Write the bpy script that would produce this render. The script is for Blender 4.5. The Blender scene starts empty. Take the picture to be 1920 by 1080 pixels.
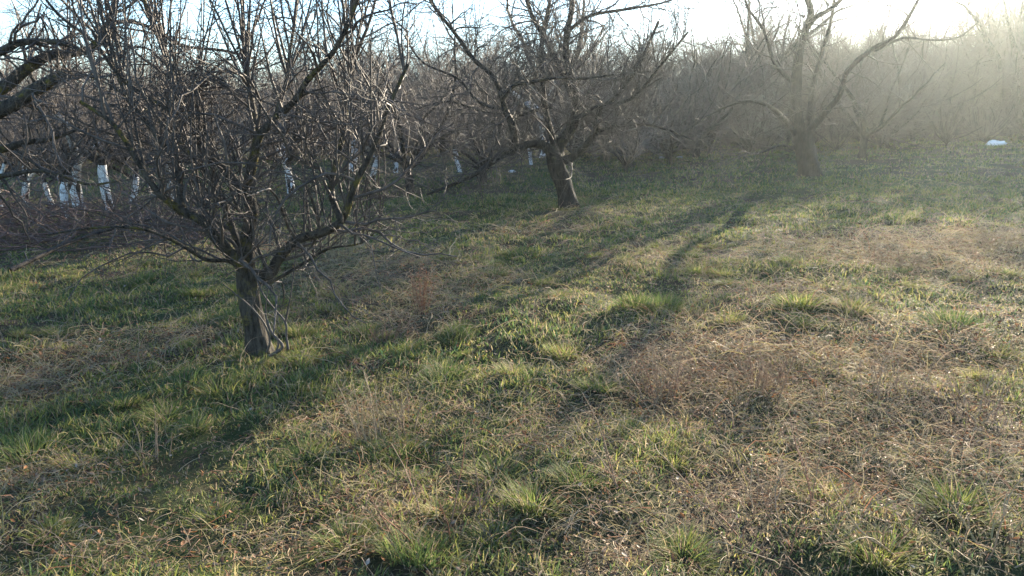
import bpy, math, random
import numpy as np
from mathutils import Vector, Matrix

random.seed(11)
RNG = np.random.default_rng(7)
R = math.radians
scene = bpy.context.scene
COL = scene.collection

# ------------------------------------------------------------------ camera
F = 1507.0                      # focal length in pixels of the 1920 px wide photograph
PITCH = R(11.6)
EYE = 1.6
cam_d = bpy.data.cameras.new("camera")
cam_d.sensor_width = 36.0
cam_d.lens = 36.0 * F / 1920.0
cam_d.clip_start = 0.05
cam_d.clip_end = 2000
cam = bpy.data.objects.new("camera", cam_d)
cam.location = (0, 0, EYE)
cam.rotation_euler = (R(90) - PITCH, 0, 0)
COL.objects.link(cam)
scene.camera = cam

# ------------------------------------------------------------------ sky, sun, exposure
SUN_EL = R(14.5)
SUN_AZ = R(31.5)                # from +Y towards +X
world = bpy.data.worlds.new("World")
scene.world = world
world.use_nodes = True
wn = world.node_tree
sky = wn.nodes.new("ShaderNodeTexSky")
sky.sky_type = 'NISHITA'
sky.sun_disc = False
sky.sun_elevation = SUN_EL
sky.sun_rotation = SUN_AZ
sky.air_density = 1.0
sky.dust_density = 0.3
sky.ozone_density = 3.5
wn.links.new(sky.outputs[0], wn.nodes["Background"].inputs[0])
wn.nodes["Background"].inputs[1].default_value = 0.085

sun_d = bpy.data.lights.new("sun", 'SUN')
sun_d.energy = 5.0
sun_d.angle = R(0.5)
sun_d.color = (1.0, 0.86, 0.66)
sun = bpy.data.objects.new("sun", sun_d)
sd = Vector((math.sin(SUN_AZ) * math.cos(SUN_EL), math.cos(SUN_AZ) * math.cos(SUN_EL), math.sin(SUN_EL)))
sun.rotation_euler = sd.to_track_quat('Z', 'Y').to_euler()
sun.location = (20, 30, 30)
COL.objects.link(sun)

scene.view_settings.view_transform = 'Standard'
scene.view_settings.look = 'None'
scene.view_settings.exposure = 2.7
scene.view_settings.gamma = 1.0
scene.render.engine = 'CYCLES'
scene.cycles.max_bounces = 6
scene.cycles.diffuse_bounces = 3
scene.cycles.glossy_bounces = 2
scene.cycles.transmission_bounces = 4
scene.cycles.volume_bounces = 0
scene.cycles.transparent_max_bounces = 4
scene.cycles.use_denoising = True
scene.cycles.use_adaptive_sampling = False

# ------------------------------------------------------------------ noise and terrain
def _hash(i, j, s):
    h = (i * 374761393 + j * 668265263 + s * 982451653) & 0xFFFFFFFF
    h = ((h ^ (h >> 13)) * 1274126177) & 0xFFFFFFFF
    return ((h ^ (h >> 16)) & 0xFFFF) / 65535.0

def vnoise(x, y, s=0):
    x = np.asarray(x, float); y = np.asarray(y, float)
    i = np.floor(x).astype(np.int64); j = np.floor(y).astype(np.int64)
    fx = x - i; fy = y - j
    fx = fx * fx * (3 - 2 * fx); fy = fy * fy * (3 - 2 * fy)
    a = _hash(i, j, s); b = _hash(i + 1, j, s); c = _hash(i, j + 1, s); d = _hash(i + 1, j + 1, s)
    return (a * (1 - fx) + b * fx) * (1 - fy) + (c * (1 - fx) + d * fx) * fy

def fbm(x, y, s=0, o=3):
    t = 0; a = 0.5; n = 0
    for k in range(o):
        t = t + a * vnoise(x, y, s + k * 17); n += a
        x = x * 2.03; y = y * 2.03; a *= 0.5
    return t / n

def ground_base(x, y):
    xc = np.clip(x, -25, 30); yc = np.clip(y, -5, 60)
    return 0.022 * (yc - 5.8) + 0.035 * (xc + 1.8)

def ground(x, y):
    x = np.asarray(x, float); y = np.asarray(y, float)
    z = ground_base(x, y)
    z = z + 0.16 * (fbm(x * 0.45, y * 0.45, 3) - 0.5) + 0.13 * (fbm(x * 2.1, y * 2.1, 9, 3) - 0.5)
    return z

def gz(x, y):
    return float(ground(x, y))

CP, SP = math.cos(PITCH), math.sin(PITCH)
def ray(px, py):
    a = (px - 960.0) / F; b = (540.0 - py) / F
    return (a, CP + b * SP, -SP + b * CP)

def at(px, py, Y):
    """the place at distance Y (along +Y) that lies in the direction of a measured point of the photograph"""
    d = ray(px, py); t = Y / d[1]
    return Vector((d[0] * t, Y, EYE + d[2] * t))

def on_ground(px, py):
    d = ray(px, py)
    t = 1.0
    for _ in range(6000):
        x, y, z = d[0] * t, d[1] * t, EYE + d[2] * t
        if z < float(ground_base(x, y)) or t > 120: break
        t += 0.02
    return Vector((d[0] * t, d[1] * t, gz(d[0] * t, d[1] * t)))

# ------------------------------------------------------------------ materials
def new_mat(name):
    m = bpy.data.materials.new(name); m.use_nodes = True
    nt = m.node_tree; nt.nodes.clear()
    out = nt.nodes.new("ShaderNodeOutputMaterial")
    return m, nt, out

def ramp(nt, stops, fac=None, interp='LINEAR'):
    n = nt.nodes.new("ShaderNodeValToRGB"); n.color_ramp.interpolation = interp
    el = n.color_ramp.elements
    while len(el) > 1: el.remove(el[-1])
    el[0].position = stops[0][0]; el[0].color = (*stops[0][1], 1)
    for p, c in stops[1:]:
        e = el.new(p); e.color = (*c, 1)
    if fac is not None: nt.links.new(fac, n.inputs[0])
    return n.outputs[0]

def noise_tex(nt, scale, detail=4, rough=0.6, vec=None):
    n = nt.nodes.new("ShaderNodeTexNoise")
    n.inputs["Scale"].default_value = scale; n.inputs["Detail"].default_value = detail
    n.inputs["Roughness"].default_value = rough
    if vec is not None: nt.links.new(vec, n.inputs["Vector"])
    return n.outputs["Fac"]

def bark_material(name, dark, light, lichen=(0.20, 0.17, 0.03), lichen_amount=0.5, scale=22, bump=0.5, spec=0.12):
    m, nt, out = new_mat(name)
    tc = nt.nodes.new("ShaderNodeTexCoord").outputs["Object"]
    mp = nt.nodes.new("ShaderNodeMapping"); mp.inputs["Scale"].default_value = (1, 1, 0.28)
    nt.links.new(tc, mp.inputs[0])
    f = noise_tex(nt, scale, 6, 0.7, mp.outputs[0])
    base = ramp(nt, [(0.36, dark), (0.5, tuple(0.5 * (a + b) for a, b in zip(dark, light))), (0.66, light)], f)
    p = nt.nodes.new("ShaderNodeBsdfPrincipled")
    col = base
    if lichen_amount > 0:
        lf = noise_tex(nt, 7.0, 6, 0.75, tc)
        lm = ramp(nt, [(0.62 - 0.2 * lichen_amount, (0, 0, 0)), (0.74 - 0.2 * lichen_amount, (1, 1, 1))], lf)
        mx = nt.nodes.new("ShaderNodeMix"); mx.data_type = 'RGBA'
        nt.links.new(lm, mx.inputs[0]); nt.links.new(base, mx.inputs[6]); mx.inputs[7].default_value = (*lichen, 1)
        col = mx.outputs[2]
    nt.links.new(col, p.inputs["Base Color"])
    p.inputs["Roughness"].default_value = 0.7
    p.inputs["Specular IOR Level"].default_value = spec
    if bump > 0:
        b = nt.nodes.new("ShaderNodeBump"); b.inputs["Strength"].default_value = bump; b.inputs["Distance"].default_value = 0.03
        nt.links.new(f, b.inputs["Height"]); nt.links.new(b.outputs[0], p.inputs["Normal"])
    nt.links.new(p.outputs[0], out.inputs[0])
    return m

M_bark = bark_material("apple_bark", (0.006, 0.005, 0.0045), (0.048, 0.041, 0.034), lichen=(0.075, 0.07, 0.03), lichen_amount=0.12, scale=30, bump=0.9)
M_bark_moss = bark_material("mossy_bark", (0.008, 0.007, 0.006), (0.088, 0.074, 0.058), lichen=(0.12, 0.098, 0.02), lichen_amount=0.48, scale=34, bump=0.9)
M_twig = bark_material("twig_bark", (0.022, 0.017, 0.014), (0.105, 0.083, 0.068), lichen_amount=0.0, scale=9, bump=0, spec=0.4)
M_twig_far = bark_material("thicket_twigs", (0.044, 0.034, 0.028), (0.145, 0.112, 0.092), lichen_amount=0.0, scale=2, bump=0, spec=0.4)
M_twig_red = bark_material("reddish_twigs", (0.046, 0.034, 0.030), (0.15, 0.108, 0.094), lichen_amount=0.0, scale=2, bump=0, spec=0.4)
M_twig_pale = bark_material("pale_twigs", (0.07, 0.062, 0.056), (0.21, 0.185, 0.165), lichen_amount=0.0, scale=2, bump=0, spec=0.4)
M_brush = bark_material("pruned_brush", (0.045, 0.026, 0.022), (0.15, 0.09, 0.072), lichen_amount=0.0, scale=6, bump=0, spec=0.3)
M_lime = bark_material("lime_wash", (0.50, 0.49, 0.47), (0.86, 0.86, 0.84), lichen=(0.16, 0.14, 0.12), lichen_amount=0.32, scale=26, bump=0.8)

def blade_material(name, stops, translucent=0.45, rough=0.7):
    m, nt, out = new_mat(name)
    at_ = nt.nodes.new("ShaderNodeAttribute"); at_.attribute_name = "tint"
    c = ramp(nt, stops, at_.outputs["Fac"])
    p = nt.nodes.new("ShaderNodeBsdfPrincipled")
    nt.links.new(c, p.inputs["Base Color"])
    p.inputs["Roughness"].default_value = rough
    p.inputs["Specular IOR Level"].default_value = 0.10
    t = nt.nodes.new("ShaderNodeBsdfTranslucent"); nt.links.new(c, t.inputs[0])
    mx = nt.nodes.new("ShaderNodeMixShader"); mx.inputs[0].default_value = translucent
    nt.links.new(p.outputs[0], mx.inputs[1]); nt.links.new(t.outputs[0], mx.inputs[2])
    nt.links.new(mx.outputs[0], out.inputs[0])
    return m

GRASS_STOPS = [(0.0, (0.050, 0.095, 0.050)), (0.25, (0.105, 0.150, 0.046)), (0.45, (0.22, 0.23, 0.055)),
               (0.58, (0.31, 0.27, 0.10)), (0.75, (0.33, 0.265, 0.175)), (0.9, (0.24, 0.155, 0.11)), (1.0, (0.26, 0.105, 0.055))]
M_grass = blade_material("grass_blades", GRASS_STOPS, 0.45)
M_dry = blade_material("dry_stems", GRASS_STOPS, 0.25)
LEAF_STOPS = [(0.0, (0.055, 0.038, 0.028)), (0.4, (0.14, 0.08, 0.045)), (0.7, (0.30, 0.13, 0.05)), (0.9, (0.30, 0.22, 0.15)), (1.0, (0.40, 0.36, 0.31))]
M_leaf = blade_material("dead_leaves", LEAF_STOPS, 0.25, 0.6)

def ground_material():
    m, nt, out = new_mat("soil_and_thatch")
    tc = nt.nodes.new("ShaderNodeTexCoord").outputs["Object"]
    f1 = noise_tex(nt, 0.9, 4, 0.6, tc); f2 = noise_tex(nt, 55, 8, 0.8, tc)
    soil = ramp(nt, [(0.3, (0.028, 0.021, 0.015)), (0.55, (0.075, 0.055, 0.036)), (0.75, (0.16, 0.12, 0.075))], f2)
    green = ramp(nt, [(0.3, (0.022, 0.032, 0.012)), (0.6, (0.06, 0.075, 0.025)), (0.8, (0.14, 0.13, 0.06))], f2)
    k = ramp(nt, [(0.42, (0, 0, 0)), (0.58, (1, 1, 1))], f1)
    mx = nt.nodes.new("ShaderNodeMix"); mx.data_type = 'RGBA'
    nt.links.new(k, mx.inputs[0]); nt.links.new(soil, mx.inputs[6]); nt.links.new(green, mx.inputs[7])
    p = nt.nodes.new("ShaderNodeBsdfPrincipled"); nt.links.new(mx.outputs[2], p.inputs["Base Color"])
    p.inputs["Roughness"].default_value = 0.95; p.inputs["Specular IOR Level"].default_value = 0.1
    b = nt.nodes.new("ShaderNodeBump"); b.inputs["Strength"].default_value = 0.9; b.inputs["Distance"].default_value = 0.03
    nt.links.new(f2, b.inputs["Height"]); nt.links.new(b.outputs[0], p.inputs["Normal"])
    nt.links.new(p.outputs[0], out.inputs[0])
    return m

def plain_material(name, c1, c2, scale=8, rough=0.6, bump=0.3):
    m, nt, out = new_mat(name)
    tc = nt.nodes.new("ShaderNodeTexCoord").outputs["Object"]
    f = noise_tex(nt, scale, 5, 0.6, tc)
    p = nt.nodes.new("ShaderNodeBsdfPrincipled")
    nt.links.new(ramp(nt, [(0.3, c1), (0.7, c2)], f), p.inputs["Base Color"])
    p.inputs["Roughness"].default_value = rough
    b = nt.nodes.new("ShaderNodeBump"); b.inputs["Strength"].default_value = bump; b.inputs["Distance"].default_value = 0.02
    nt.links.new(f, b.inputs["Height"]); nt.links.new(b.outputs[0], p.inputs["Normal"])
    nt.links.new(p.outputs[0], out.inputs[0])
    return m

# ------------------------------------------------------------------ mesh helpers
def quads_mesh(name, verts, quads, mat, tint=None, smooth=False):
    me = bpy.data.meshes.new(name)
    verts = np.ascontiguousarray(verts, np.float32).reshape(-1, 3)
    quads = np.ascontiguousarray(quads, np.int32).reshape(-1, 4)
    me.vertices.add(len(verts)); me.vertices.foreach_set("co", verts.ravel())
    me.loops.add(quads.size); me.loops.foreach_set("vertex_index", quads.ravel())
    me.polygons.add(len(quads)); me.polygons.foreach_set("loop_start", np.arange(0, quads.size, 4, dtype=np.int32))
    if tint is not None:
        a = me.attributes.new("tint", 'FLOAT', 'POINT'); a.data.foreach_set("value", np.ascontiguousarray(tint, np.float32))
    me.update(calc_edges=True)
    if smooth: me.polygons.foreach_set("use_smooth", np.ones(len(quads), bool))
    me.materials.append(mat)
    return me

def link(name, me, parent=None):
    o = bpy.data.objects.new(name, me); COL.objects.link(o)
    if parent is not None: o.parent = parent
    return o

def thing(name, label, cat, loc=(0, 0, 0), group=None):
    o = bpy.data.objects.new(name, None); COL.objects.link(o)
    o.location = loc; o["label"] = label; o["category"] = cat
    o.empty_display_size = 0.2
    if group: o["group"] = group
    return o

def tag(o, label, cat, group=None):
    o["label"] = label; o["category"] = cat
    if group: o["group"] = group
    return o

def tubes_mesh(name, branches, sides, mat, gnarl=0.0, tint=None):
    """branches: list of (points, radii). All of them joined in one mesh of tubes."""
    groups = {}
    for p, r in branches: groups.setdefault(len(p), []).append((p, r))
    V = []; Q = []; T = []; off = 0
    for n, bl in groups.items():
        P = np.array([[tuple(q) for q in b[0]] for b in bl], float); Rd = np.array([b[1] for b in bl], float)
        B = len(bl)
        Tn = np.gradient(P, axis=1); Tn /= (np.linalg.norm(Tn, axis=2, keepdims=True) + 1e-9)
        mean = P[:, -1] - P[:, 0]; mean /= (np.linalg.norm(mean, axis=1, keepdims=True) + 1e-9)
        ref = np.where(np.abs(mean[:, 2:3]) < 0.8, np.array([[0, 0, 1.0]]), np.array([[1.0, 0, 0]]))[:, None, :]
        U = np.cross(Tn, np.broadcast_to(ref, Tn.shape)); U /= (np.linalg.norm(U, axis=2, keepdims=True) + 1e-9)
        W = np.cross(Tn, U)
        a = np.arange(sides) * 2 * math.pi / sides
        ca = np.cos(a)[None, None, :, None]; sa = np.sin(a)[None, None, :, None]
        rr = Rd[:, :, None, None] * np.ones((1, 1, sides, 1))
        if gnarl > 0:
            i = np.arange(n)[None, :, None, None] * 0.6 + RNG.random((B, 1, 1, 1)) * 50
            rr = rr * (1 + gnarl * (2 * vnoise(np.broadcast_to(i, rr.shape), 1.7 * ca + 1.1 * sa + 5 + 0 * rr, 5) - 1)
                       + gnarl * 0.7 * (2 * vnoise(np.broadcast_to(i * 2.1, rr.shape), 3.1 * ca - 2.4 * sa + 9 + 0 * rr, 8) - 1))
        ring = P[:, :, None, :] + rr * (ca * U[:, :, None, :] + sa * W[:, :, None, :])
        V.append(ring.reshape(-1, 3))
        if tint is not None: T.append(np.repeat(RNG.random(B) * (tint[1] - tint[0]) + tint[0], n * sides))
        idx = off + np.arange(B * n * sides).reshape(B, n, sides)
        nx = np.roll(idx, -1, axis=2)
        q = np.stack([idx[:, :-1], nx[:, :-1], nx[:, 1:], idx[:, 1:]], axis=-1)
        Q.append(q.reshape(-1, 4)); off += B * n * sides
    return quads_mesh(name, np.concatenate(V), np.concatenate(Q), mat, None if tint is None else np.concatenate(T), smooth=True)

# ------------------------------------------------------------------ branch growth
rnd = random.random
def gauss3(s): return Vector((random.gauss(0, s), random.gauss(0, s), random.gauss(0, s)))

def perp(d):
    v = gauss3(1.0); v -= d * v.dot(d)
    return v.normalized() if v.length > 1e-6 else Vector((1, 0, 0))

def sweep(p, d, L, r0, r1, n, wig, up):
    pts = [p.copy()]; rad = [r0]; d = d.normalized(); step = L / n
    for k in range(n):
        d = (d + gauss3(wig) + Vector((0, 0, up))).normalized()
        p = p + d * step; pts.append(p); rad.append(r0 + (r1 - r0) * (k + 1) / n)
    return pts, rad

def spawn(out, pts, rad, lv, spec):
    """children along a branch; spec[lv] = (kids per metre, min kids, length, len jitter, angle, up, wiggle, segs, thick ratio, max radius, first)"""
    if lv >= len(spec): return
    per_m, least, L, jit, ang, up, wig, segs, ratio, rmax, first = spec[lv]
    length = sum((pts[k + 1] - pts[k]).length for k in range(len(pts) - 1))
    n = max(least, int(per_m * length + rnd()))
    m = len(pts) - 1
    for k in range(n):
        t = first + (1 - first) * (k + rnd()) / n
        i = min(int(t * m), m - 1); f = t * m - i
        p = pts[i].lerp(pts[i + 1], f); d = (pts[i + 1] - pts[i]).normalized()
        a = R(ang) * random.uniform(0.6, 1.35)
        cd = d * math.cos(a) + perp(d) * math.sin(a)
        cd.z += 0.25 * up * 4
        cl = L * random.uniform(1 - jit, 1 + jit) * (1.15 - 0.45 * t)
        r = min(rmax, (rad[i] + (rad[i + 1] - rad[i]) * f) * ratio) * random.uniform(0.75, 1.1)
        b = sweep(p, cd, cl, r, r * 0.35, segs, wig, up)
        out[lv].append(b)
        spawn(out, b[0], b[1], lv + 1, spec)

def smooth_path(pts, sub=4):
    P = [pts[0]] + list(pts) + [pts[-1]]; out = []
    for i in range(1, len(P) - 2):
        a, b, c, d = P[i - 1], P[i], P[i + 1], P[i + 2]
        for k in range(sub):
            t = k / sub
            out.append(0.5 * ((2 * b) + (c - a) * t + (2 * a - 5 * b + 4 * c - d) * t * t + (3 * b - a - 3 * c + d) * t ** 3))
    out.append(P[-2].copy())
    return out

def traced(pix, Y0, dY, r0, r1, sub=4, jit=0.0):
    """a limb through measured points; it leaves distance Y0 and drifts to Y0 + dY"""
    n = len(pix); pts = []
    for k, (x, y) in enumerate(pix):
        pts.append(at(x, y, Y0 + dY * k / max(1, n - 1)) + (gauss3(jit) if 0 < k < n - 1 else Vector()))
    s = smooth_path(pts, sub)
    rad = [r0 + (r1 - r0) * (k / (len(s) - 1)) ** 0.8 for k in range(len(s))]
    return s, rad

def shift(branches, o): return [([p - o for p in pts], rad) for pts, rad in branches]

def assemble(root, trunk, limbs, levels, bark, twig, sides_trunk=14, mid_sides=6, extra=()):
    o = Vector(root.location)
    pts, rad = trunk; n = len(pts); fine = 48
    tp = [pts[int(t)].lerp(pts[min(n - 1, int(t) + 1)], t - int(t)) for t in np.linspace(0, n - 1, fine)]
    tr_ = list(np.interp(np.linspace(0, n - 1, fine), range(n), rad))
    me = tubes_mesh("trunk", shift([(tp, tr_)], o), 40, bark, gnarl=0.0)
    co = np.empty(len(me.vertices) * 3, np.float32); me.vertices.foreach_get("co", co); co = co.reshape(fine, 40, 3)
    ce = co.mean(1, keepdims=True); d = co - ce
    a = np.arange(40)[None, :] * 2 * math.pi / 40 + 0 * co[:, :, 0]; zz = co[:, :, 2]
    sw = a + 0.8 * zz
    flare = np.exp(-np.clip(zz, 0, 9) / 0.09)
    k = 1 + 0.10 * np.sin(3 * sw + 1.3) + 0.07 * np.sin(5 * sw + 4 * zz) + flare * (0.20 + 0.40 * np.maximum(0, np.sin(4 * a + 0.7)))
    k += 0.16 * (fbm(np.cos(a) * 5 + 11, np.sin(a) * 5 + zz * 5.0 + 9, 61, 3) - 0.5) + 0.10 * (fbm(np.cos(a) * 14 + 40, np.sin(a) * 14 + zz * 9 + 30, 64, 2) - 0.5)
    me.vertices.foreach_set("co", (ce + d * k[:, :, None]).astype(np.float32).ravel()); me.update()
    link("trunk", me, root)
    for l in limbs:
        link("limb", tubes_mesh("limb", shift([l], o), 9, bark, gnarl=0.13), root)
    if levels[0]: link("branches", tubes_mesh("branches", shift(levels[0], o), mid_sides, twig, gnarl=0.10), root)
    tw = [b for lv in levels[1:] for b in lv]
    if tw: link("twigs", tubes_mesh("twigs", shift(tw, o), 3, twig), root)
    for nm, br, mt in extra:
        link(nm, tubes_mesh(nm, shift(br, o), 6, mt, gnarl=0.1), root)

# ------------------------------------------------------------------ ground sheet
def graded(lo, hi, fine_lo, fine_hi, step, grow):
    v = list(np.arange(fine_lo, fine_hi, step)); s = step; x = v[-1]
    while x < hi:
        s *= grow; x += s; v.append(min(x, hi))
    s = step; x = fine_lo
    while x > lo:
        s *= grow; x -= s; v.insert(0, max(x, lo))
    return np.array(v)

gx = graded(-320, 320, -9, 11, 0.10, 1.14); gy = graded(-60, 420, 1.5, 17, 0.10, 1.14)
XX, YY = np.meshgrid(gx, gy)
ZZ = ground(XX, YY)
idx = np.arange(XX.size).reshape(XX.shape)
q = np.stack([idx[:-1, :-1], idx[:-1, 1:], idx[1:, 1:], idx[1:, :-1]], -1).reshape(-1, 4)
g = link("ground", quads_mesh("ground", np.stack([XX, YY, ZZ], -1), q, ground_material(), smooth=True))
g["kind"] = "structure"; g["label"] = "rough sloping meadow soil under the orchard grass"

# distant wooded ridge
hx = np.linspace(-300, 300, 160); hv = np.linspace(0, 1, 14)
HX, HV = np.meshgrid(hx, hv)
top = 5.5 + 3.5 * fbm(HX * 0.012 + 3, HX * 0 + 1, 21, 4) + 1.2 * vnoise(HX * 0.35, HX * 0, 4)
HZ = -2 + (top + 2) * np.sin(HV * math.pi / 2)
HY = 120 + HV * 50 + 10 * vnoise(HX * 0.05, HV * 3, 5)
idx = np.arange(HX.size).reshape(HX.shape)
q = np.stack([idx[:-1, :-1], idx[:-1, 1:], idx[1:, 1:], idx[1:, :-1]], -1).reshape(-1, 4)
h = link("hills", quads_mesh("hills", np.stack([HX, HY, HZ], -1), q,
         plain_material("wooded_ridge", (0.04, 0.045, 0.035), (0.09, 0.085, 0.065), 0.3, 0.9, 0.0), smooth=True))
h["kind"] = "structure"

# ------------------------------------------------------------------ the hero apple tree
def spec_apple(s=1.0, dens=1.0, rs=None):
    rs = rs or s
    #        per_m, least, L, jit, ang, up, wig, segs, ratio, rmax, first
    return [(11 * dens, 4, 0.72 * s, .5, 58, 0.02, 0.25, 8, 0.55, 0.0125 * rs, 0.08),
            (13 * dens, 3, 0.38 * s, .5, 54, 0.03, 0.24, 5, 0.6, 0.0060 * rs, 0.08),
            (14 * dens, 2, 0.17 * s, .6, 52, 0.03, 0.22, 3, 0.7, 0.0040 * rs, 0.1),
            (14 * dens, 0, 0.045 * s, .5, 55, 0.03, 0.1, 2, 0.9, 0.0034 * rs, 0.15)]

def hero_main():
    Y = 5.8
    base = on_ground(490, 668); Y = base.y
    root = thing("apple_tree", "large bare apple tree with dark forked trunk in the left foreground", "tree", base)
    tr = traced([(492, 690), (487, 655), (478, 610), (470, 565), (466, 530), (464, 508)], Y, 0.0, 0.078, 0.068, 5)
    tr[1][0] *= 1.3; tr[1][1] *= 1.22; tr[1][2] *= 1.15; tr[1][3] *= 1.08
    L = []
    def limb(pix, dY, r0, r1, Y0=Y): L.append(traced(pix, Y0, dY, r0, r1, 4, 0.012))
    limb([(462, 520), (449, 500), (428, 474), (407, 444), (384, 418), (341, 400), (300, 364), (265, 300), (215, 235), (150, 190)], -0.5, 0.062, 0.012)
    limb([(341, 400), (325, 345), (332, 304), (290, 250), (240, 175), (195, 95), (150, 10)], 0.7, 0.036, 0.009, Y - 0.2)
    limb([(466, 515), (464, 441), (470, 400), (461, 363)], 0.1, 0.06, 0.05)
    limb([(461, 363), (427, 325), (398, 301), (380, 278), (359, 224), (335, 177), (312, 115), (285, 55), (262, -15), (240, -90)], 0.5, 0.045, 0.014, Y + 0.1)
    limb([(461, 363), (478, 301), (484, 260), (513, 233), (549, 192), (581, 150), (622, 95), (660, 20), (690, -80)], -0.35, 0.043, 0.013, Y + 0.1)
    limb([(484, 260), (470, 190), (462, 120), (452, 40), (450, -60)], 0.6, 0.028, 0.010, Y + 0.05)
    limb([(470, 515), (502, 505), (520, 486), (561, 450), (606, 433), (640, 412), (668, 350), (695, 280), (735, 200), (765, 120)], -0.3, 0.055, 0.012)
    limb([(640, 412), (622, 351), (641, 251), (650, 200), (662, 120), (690, 30), (715, -60)], 0.7, 0.030, 0.009, Y - 0.15)
    limb([(470, 525), (505, 530), (560, 500), (620, 470), (680, 455), (716, 420)], 0.5, 0.020, 0.005)
    limb([(455, 508), (430, 495), (385, 480), (345, 462), (300, 440), (235, 420), (160, 425), (90, 440)], -0.75, 0.020, 0.006)
    limb([(359, 224), (300, 190), (230, 150), (170, 80), (110, 20), (60, -40)], -0.3, 0.024, 0.008, Y + 0.35)
    limb([(466, 515), (440, 430), (400, 350), (345, 270), (300, 220), (210, 160), (130, 130)], 1.1, 0.034, 0.008)
    limb([(513, 233), (530, 160), (540, 90), (556, 10), (560, -70)], 0.5, 0.022, 0.008, Y + 0.0)
    L = [(p, [q * 0.86 for q in r]) for p, r in L]
    lv = [[], [], [], []]
    sp = spec_apple(1.0, 0.86)
    for p, r in L:
        spawn(lv, p, r, 0, sp)
    # long upright water shoots
    for k in range(150):
        p, r = random.choice(L[3:9] + L[11:] + L[0:2])
        i = random.randrange(len(p) // 3, len(p))
        d = Vector((random.gauss(0, 0.22), random.gauss(0, 0.22), 1))
        b = sweep(p[i], d, random.uniform(0.5, 1.35), random.uniform(0.006, 0.011), 0.003, 9, 0.055, 0.05)
        lv[0].append(b); spawn(lv, b[0], b[1], 2, sp)
    suck = [traced([(540, 655), (537, 630), (535, 604), (515, 580), (493, 551), (480, 520)], Y - 0.12, 0.05, 0.010, 0.005),
            traced([(535, 604), (542, 570), (547, 540), (552, 500), (556, 455)], Y - 0.12, -0.05, 0.007, 0.003),
            traced([(500, 660), (506, 640), (496, 607), (470, 575), (440, 550), (418, 532)], Y - 0.2, -0.1, 0.009, 0.003),
            traced([(515, 668), (522, 640), (505, 615), (498, 580), (503, 540)], Y - 0.15, 0.0, 0.009, 0.003),
            traced([(505, 668), (530, 650), (510, 625), (500, 600)], Y - 0.18, 0.0, 0.013, 0.008)]
    assemble(root, tr, L, lv, M_bark_moss, M_twig)
    o = Vector(root.location)
    for s in suck:
        link("sucker_shoot", tubes_mesh("sucker_shoot", shift([s], o), 6, M_twig, gnarl=0.1), root)

hero_main()

def hero_left():
    Y = 6.6
    base = Vector((-6.6, 6.7, 0)); base.z = gz(base.x, base.y)
    root = thing("apple_tree", "old apple tree leaning in from the left with thick sawn mossy boughs", "tree", base)
    tr = sweep(base - Vector((0, 0, .1)), Vector((0.25, 0, 1)), 1.2, 0.17, 0.12, 8, 0.05, 0.0)
    f = tr[0][-1]
    L = []
    def limb(pix, dY, r0, r1):
        pts = [f + gauss3(0.03)] + [at(x, y, Y + dY * k / len(pix)) for k, (x, y) in enumerate(pix)]
        s = smooth_path(pts, 4); L.append((s, [r0 + (r1 - r0) * k / (len(s) - 1) for k in range(len(s))]))
    limb([(-130, 250), (0, 207), (67, 169), (100, 148), (125, 136)], -0.2, 0.075, 0.036)
    limb([(-120, 220), (0, 167), (36, 139), (72, 114), (105, 103), (167, 93), (195, 60), (212, 20), (222, -50)], 0.3, 0.06, 0.02)
    limb([(-140, 160), (0, 97), (36, 80), (92, 78), (128, 84), (175, 105)], -0.4, 0.05, 0.010)
    limb([(-120, 300), (0, 280), (45, 267), (95, 261), (150, 240)], 0.4, 0.045, 0.012)
    limb([(-120, 330), (0, 330), (80, 320), (160, 345), (220, 340)], -0.3, 0.03, 0.006)
    limb([(167, 93), (180, 60), (235, 40), (290, 55), (340, 85), (420, 95), (480, 110)], 0.1, 0.02, 0.010)
    L[-1] = (L[-1][0][4:], L[-1][1][4:])
    lv = [[], [], [], []]
    sp = spec_apple(1.0, 0.42)
    for p, r in L: spawn(lv, p, r, 0, sp)
    assemble(root, tr, L, lv, M_bark_moss, M_twig)
hero_left()

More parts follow.
